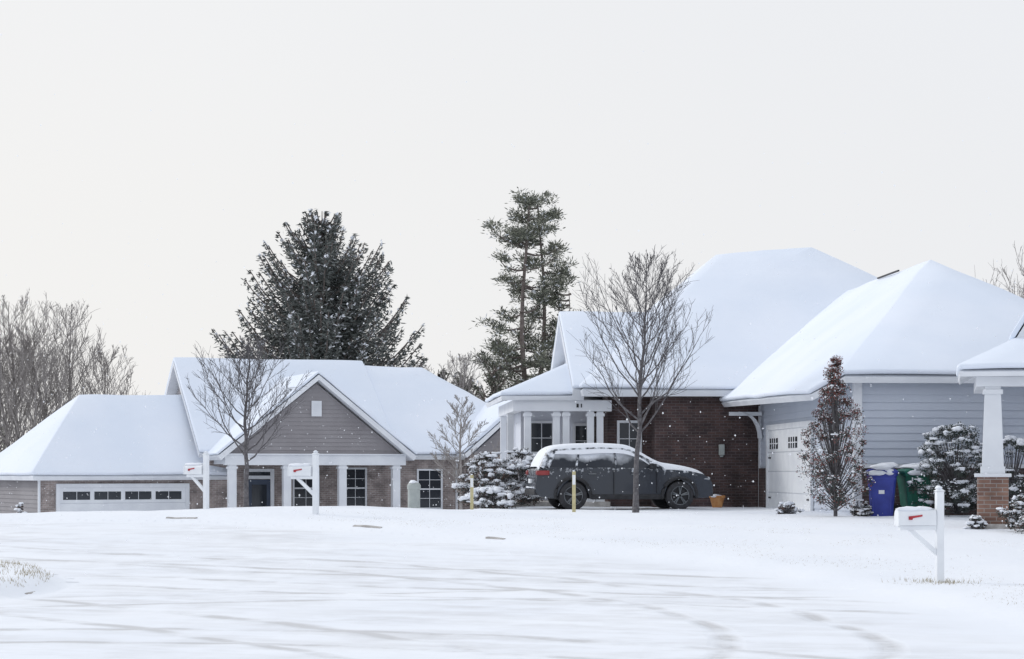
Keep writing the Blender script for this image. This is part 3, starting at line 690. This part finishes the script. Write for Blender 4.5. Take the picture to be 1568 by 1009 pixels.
# ------------------------------------------------------------------ car
def frosted(name,base,thr0,thr1,sc,zlo,zhi,rgh=.2,coat=0,amp=1):
    m,nt,b=new_mat(name,base,.2); N,L=nt.nodes,nt.links; tc=N.new('ShaderNodeTexCoord'); n=N.new('ShaderNodeTexNoise'); n.inputs['Scale'].default_value=sc; n.inputs['Detail'].default_value=7
    b.inputs['Coat Weight'].default_value=coat
    L.new(tc.outputs['Object'],n.inputs['Vector']); sp=N.new('ShaderNodeSeparateXYZ'); L.new(tc.outputs['Object'],sp.inputs[0])
    mr=N.new('ShaderNodeMapRange'); mr.inputs['From Min'].default_value=zlo; mr.inputs['From Max'].default_value=zhi; mr.inputs['To Min'].default_value=-.25*amp; mr.inputs['To Max'].default_value=.3*amp; L.new(sp.outputs['Z'],mr.inputs['Value'])
    ad=N.new('ShaderNodeMath'); L.new(n.outputs['Fac'],ad.inputs[0]); L.new(mr.outputs[0],ad.inputs[1])
    rp=N.new('ShaderNodeValToRGB'); rp.color_ramp.elements[0].position=thr0; rp.color_ramp.elements[1].position=thr1; rp.color_ramp.elements[0].color=(*base,1); rp.color_ramp.elements[1].color=(.8,.83,.88,1)
    L.new(ad.outputs[0],rp.inputs['Fac']); L.new(rp.outputs['Color'],b.inputs['Base Color'])
    r2=N.new('ShaderNodeMapRange'); r2.inputs['From Min'].default_value=thr0; r2.inputs['From Max'].default_value=thr1; r2.inputs['To Min'].default_value=rgh; r2.inputs['To Max'].default_value=.85
    L.new(ad.outputs[0],r2.inputs['Value']); L.new(r2.outputs[0],b.inputs['Roughness'])
    return m
PAINT=frosted('car_paint_charcoal',(.024,.030,.042),.70,.90,9,.2,1.25,.25,.4)
CGLASS=frosted('car_glass_frosted',(.025,.030,.04),.46,.80,1.8,1.04,1.5,amp=1.5)
CARZ=gz(2.7,52.4)
C=empty('parked_suv',(2.72,52.4,CARZ),R(9))
WR=.365
def arch(cx_,r_=.435,n=14):
    out=[]
    for i in range(n+1):
        a=math.pi*1.1*i/n-math.pi*.05; out.append((cx_+r_*math.cos(a),WR+r_*math.sin(a)))
    return out
ol=[(-2.17,.34),(-2.27,.45),(-2.29,.62),(-2.25,.80),(-2.23,.98),(-2.16,1.07),(-1.2,1.07),(0,1.05),(.9,1.03),(1.25,1.02),(1.68,.985),(2.02,.91),(2.20,.80),(2.28,.64),(2.29,.42),(2.16,.31)]
ol+=arch(1.40)+[(.91,.27),(-.86,.27)]+arch(-1.34)
HW=.90
def ysc(x,z): return HW*(1-.07*max(0,(z-.64)/.42)**2-.03*max(0,(.5-z)/.25))*(1-.13*(abs(x)/2.32)**5)
bm=bmesh.new(); A=[bm.verts.new((x,-ysc(x,z),z)) for x,z in ol]; Bv=[bm.verts.new((x,ysc(x,z),z)) for x,z in ol]
n=len(ol)
f1=bm.faces.new(A); f2=bm.faces.new(list(reversed(Bv)))
for i in range(n): bm.faces.new((A[i],Bv[i],Bv[(i+1)%n],A[(i+1)%n]))
bmesh.ops.triangulate(bm,faces=[f1,f2]); bmesh.ops.recalc_face_normals(bm,faces=bm.faces[:])
me=bpy.data.meshes.new('body'); bm.to_mesh(me); bm.free(); me.materials.append(PAINT)
o=bpy.data.objects.new('body',me); col.objects.link(o); o.parent=C
m=o.modifiers.new('b','BEVEL'); m.width=.05; m.segments=3; m.limit_method='ANGLE'; m.angle_limit=R(45)
for p in me.polygons: p.use_smooth=True
m=o.modifiers.new('w','WEIGHTED_NORMAL')
side=[(-2.17,1.04,.80),(-2.0,1.38,.70),(-1.82,1.50,.66),(-.75,1.555,.65),(-.05,1.535,.65),(.18,1.49,.66),(1.04,1.03,.78)]
V=[];F=[]
for sgn in (-1,1):
    V+=[(x,sgn*y,z) for x,z,y in side]
k=len(side); F.append(tuple(range(k-1,-1,-1))); F.append(tuple(range(k,2*k)))
M=[0,0]
for i in range(k-1): F.append((i,i+1,k+i+1,k+i)); M.append(1 if 1<=i<=4 else 0)
F.append((k-1,0,k,2*k-1)); M.append(1)
mk('greenhouse',V,F,[CGLASS,PAINT],C,M)
T=Tubes()
def sy(z): return .80-(z-1.04)/.5*.145+.004
for sg in (-1,1):
    for (xa,za,xb,zb,w) in ((-2.13,1.06,-1.95,1.42,.065),(-1.98,1.07,-1.80,1.48,.06),(-1.25,1.07,-1.15,1.52,.03),(-.22,1.06,-.25,1.53,.03),(1.0,1.04,.18,1.49,.035)):
        T.add([Vector((xa,sg*sy(za),za)),Vector((xb,sg*sy(zb),zb))],[w,w],6)
    T.add([Vector((x,sg*(y+.008),z)) for x,z,y in side[1:6]],[.035]*5,6)
    T.add([Vector((-2.1,sg*.815,1.06)),Vector((1.0,sg*.80,1.04))],[.02,.02],6)
mk('pillars',T.V,T.F,PAINT,C)
T=Tubes()
for sg in (-1,1):
    for cx_ in (-1.34,1.40):
        ap=arch(cx_,.45,14); T.add([Vector((x,sg*(ysc(x,z)-.002),z)) for x,z in ap],[.045]*len(ap),6)
mk('arch_cladding',T.V,T.F,BLACK,C)
def blanket(name,secs,thick,parent):
    V=[];F=[];nn=15
    for i,(x,z,hw,tk) in enumerate(secs):
        for j in range(nn):
            u=-1+2*j/(nn-1); t=thick*tk*(max(0,1-abs(u)**6))**.5*(1+.2*noise.noise(Vector((x*2,u*2,1))))
            dz=-.12*max(0,abs(u)-.82)/.18*(1+.7*noise.noise(Vector((x*3.5,u,5))))
            V.append((x,u*hw,z+t+dz+.012))
    for i in range(len(secs)-1):
        for j in range(nn-1): F.append((i*nn+j,(i+1)*nn+j,(i+1)*nn+j+1,i*nn+j+1))
    o=mk(name,V,F,SNOW,parent,smooth=True); m=o.modifiers.new('s','SUBSURF'); m.levels=m.render_levels=2
blanket('roof_snow',[(-2.20,1.06,.70,.2),(-2.16,1.13,.72,.45),(-2.09,1.26,.73,.65),(-1.99,1.39,.74,.85),(-1.82,1.505,.75,1),(-1.3,1.54,.75,1),(-.75,1.565,.75,1),(-.05,1.545,.75,1),(.18,1.50,.75,1),(.42,1.38,.76,.9),(.72,1.21,.77,.8),(.96,1.09,.79,.9),(1.12,1.045,.82,1),(1.45,1.01,.82,.95),(1.75,.965,.80,.9),(2.0,.90,.77,.7),(2.16,.82,.72,.3)],.125,C)
for x in (-1.34,1.40):
    for sg in (-1,1):
        W=bpy.data.objects.new('wheel',None); col.objects.link(W); W.parent=C; W.location=(x,sg*.81,WR)
        prof=[(.22,-.10),(.32,-.105),(.355,-.085),(.365,-.03),(.365,.03),(.355,.085),(.32,.105),(.22,.10)]
        V=[];F=[];nn=28
        for r_,y in prof: V+=[(r_*math.cos(6.2832*i/nn),y,r_*math.sin(6.2832*i/nn)) for i in range(nn)]
        for i in range(len(prof)-1):
            for j in range(nn): F.append((i*nn+j,i*nn+(j+1)%nn,(i+1)*nn+(j+1)%nn,(i+1)*nn+j))
        mk('tyre',V,F,BLACK,W,smooth=True)
        V=[(0,sg*.05,0)]+[(.225*math.cos(6.2832*i/nn),sg*.05,.225*math.sin(6.2832*i/nn)) for i in range(nn)]
        mk('rim_back',V,[(0,1+i,1+(i+1)%nn) for i in range(nn)],BLACK,W)
        T=Tubes()
        for i in range(5):
            for da in (-.12,.12):
                a=6.2832*i/5+.3; T.add([Vector((.03*math.cos(a),sg*.085,.03*math.sin(a))),Vector((.23*math.cos(a+da),sg*.095,.23*math.sin(a+da)))],[.022,.016],5)
        T.add([Vector((.23*math.cos(6.2832*i/20),sg*.098,.23*math.sin(6.2832*i/20))) for i in range(21)],[.011]*21,5)
        mk('spokes',T.V,T.F,RIM,W)
    boxes('wheel_well',[(x-.37,x+.37,-.70,.70,.27,.77)],BLACK,C)
LAMP=noisy('tail_lamp_red',(.24,.03,.03),(.32,.05,.05),5,.25); LAMPW=noisy('head_lamp',(.3,.32,.35),(.42,.44,.46),5,.15)
boxes('tail_lamps',[(-2.265,-1.93,-.855,-.66,.88,1.0),(-2.265,-1.93,.66,.855,.88,1.0)],LAMP,C,bevel=.03)
boxes('head_lamps',[(1.93,2.22,-.81,-.60,.74,.84),(1.93,2.22,.60,.81,.74,.84)],LAMPW,C,bevel=.04)
boxes('bumper_trim',[(-2.31,-2.1,-.74,.74,.38,.52),(2.1,2.305,-.74,.74,.35,.49),(-.88,.92,-.905,-.86,.27,.40),(-.88,.92,.86,.905,.27,.40)],BLACK,C,bevel=.02)
boxes('number_plate',[(-2.31,-2.26,-.16,.16,.68,.79)],WHITEP,C)
boxes('door_handles',[(-.95,-.75,-.892,-.865,.90,.93),(.15,.35,-.90,-.872,.89,.92)],RIM,C,bevel=.006)
boxes('door_seams',[(-.302,-.296,-.903,-.86,.4,1.02),(.80,.806,-.90,-.86,.42,1.0)],BLACK,C)
boxes('mirrors',[(.60,.78,-1.03,-.86,1.03,1.18),(.60,.78,.86,1.03,1.03,1.18)],BLACK,C,bevel=.04)
lumps('mirror_snow',[((.69,-.95,1.19),(.09,.08,.035))],SNOW,C,4)
lumps('bumper_snow',[((-2.27,y,.57),(.04,.16,.03)) for y in (-.5,-.2,.1,.4)]+[((2.25,y,.54),(.04,.16,.03)) for y in (-.5,0,.4)],SNOW,C,4)

# ------------------------------------------------------------------ falling snow (translucent flakes)
FL,ntf,bf_=new_mat('snowflake',(.92,.94,.97),.9,0,.1)
tr=ntf.nodes.new('ShaderNodeBsdfTranslucent'); tr.inputs['Color'].default_value=(.95,.96,.98,1); tp=ntf.nodes.new('ShaderNodeBsdfTransparent')
m1=ntf.nodes.new('ShaderNodeMixShader'); m1.inputs[0].default_value=.5; m2=ntf.nodes.new('ShaderNodeMixShader'); m2.inputs[0].default_value=.4
ntf.links.new(bf_.outputs[0],m1.inputs[1]); ntf.links.new(tr.outputs[0],m1.inputs[2]); ntf.links.new(m1.outputs[0],m2.inputs[1]); ntf.links.new(tp.outputs[0],m2.inputs[2])
ntf.links.new(m2.outputs[0],ntf.nodes['Material Output'].inputs['Surface'])
r=np.random.RandomState(9); nf=3800
c=np.stack([r.uniform(-18,18,nf),r.uniform(22,72,nf),.4+6.0*r.rand(nf)**1.3],1); sz=r.uniform(.004,.0135,nf)
O=np.array([(1,0,0),(-1,0,0),(0,1,0),(0,-1,0),(0,0,1.2),(0,0,-1.2)]); FO=[(0,2,4),(2,1,4),(1,3,4),(3,0,4),(2,0,5),(1,2,5),(3,1,5),(0,3,5)]
V=(c[:,None,:]+O[None]*sz[:,None,None]).reshape(-1,3); F=[tuple(i*6+a for a in f) for i in range(nf) for f in FO]
mk('falling_snow',V.tolist(),F,FL)

# ------------------------------------------------------------------ light & sky
sun_dir=Vector((-.72,.45,0)).normalized(); el=R(27); sd=Vector((sun_dir.x*math.cos(el),sun_dir.y*math.cos(el),math.sin(el)))
sl=bpy.data.lights.new('sun','SUN'); sl.energy=1.15; sl.angle=R(14); sl.color=(1,.975,.945)
so=bpy.data.objects.new('sun',sl); col.objects.link(so); so.rotation_euler=sd.to_track_quat('Z','Y').to_euler()
w=bpy.data.worlds.new('World'); scene.world=w; w.use_nodes=True; nt=w.node_tree; N,L=nt.nodes,nt.links; N.clear()
out=N.new('ShaderNodeOutputWorld'); b1=N.new('ShaderNodeBackground'); b2=N.new('ShaderNodeBackground'); mx=N.new('ShaderNodeMixShader')
sky=N.new('ShaderNodeTexSky'); sky.sky_type='NISHITA'; sky.sun_disc=False; sky.sun_elevation=el; sky.sun_rotation=math.atan2(sun_dir.x,sun_dir.y); sky.dust_density=2
L.new(sky.outputs[0],b1.inputs['Color']); b1.inputs['Strength'].default_value=.06
tc=N.new('ShaderNodeTexCoord'); dt=N.new('ShaderNodeVectorMath'); dt.operation='DOT_PRODUCT'; dt.inputs[1].default_value=(-.45,.89,.0)
nm=N.new('ShaderNodeVectorMath'); nm.operation='NORMALIZE'; L.new(tc.outputs['Generated'],nm.inputs[0]); L.new(nm.outputs[0],dt.inputs[0])
rp=N.new('ShaderNodeValToRGB'); rp.color_ramp.elements[0].position=.2; rp.color_ramp.elements[0].color=(.82,.86,.94,1); rp.color_ramp.elements[1].position=1.0; rp.color_ramp.elements[1].color=(.945,.935,.92,1)
e=rp.color_ramp.elements.new(.82); e.color=(.90,.905,.92,1)
L.new(dt.outputs['Value'],rp.inputs['Fac'])
sz_=N.new('ShaderNodeSeparateXYZ'); L.new(nm.outputs[0],sz_.inputs[0])
hz=N.new('ShaderNodeMapRange'); hz.inputs['From Min'].default_value=.14; hz.inputs['From Max'].default_value=.70; L.new(sz_.outputs['Z'],hz.inputs['Value'])
mc=N.new('ShaderNodeMix'); mc.data_type='RGBA'; L.new(hz.outputs[0],mc.inputs['Factor']); L.new(rp.outputs[0],mc.inputs['A']); mc.inputs['B'].default_value=(.88,.925,1.0,1)
cn=N.new('ShaderNodeTexNoise'); cn.inputs['Scale'].default_value=2.2; cn.inputs['Detail'].default_value=4; L.new(tc.outputs['Generated'],cn.inputs['Vector'])
mr=N.new('ShaderNodeMapRange'); mr.inputs['To Min'].default_value=.97; mr.inputs['To Max'].default_value=1.03; L.new(cn.outputs['Fac'],mr.inputs['Value'])
L.new(mc.outputs['Result'],b2.inputs['Color']); L.new(mr.outputs[0],b2.inputs['Strength'])
mx.inputs[0].default_value=.94; L.new(b1.outputs[0],mx.inputs[1]); L.new(b2.outputs[0],mx.inputs[2]); L.new(mx.outputs[0],out.inputs['Surface'])
scene.view_settings.view_transform='Standard'; scene.view_settings.look='None'; scene.view_settings.exposure=0

cam=bpy.data.cameras.new('camera'); co=bpy.data.objects.new('camera',cam); col.objects.link(co)
co.location=(0,0,1.6); co.rotation_euler=(R(90),0,0); cam.lens=72; cam.sensor_width=36; cam.shift_y=.139; cam.clip_end=6000
scene.camera=co
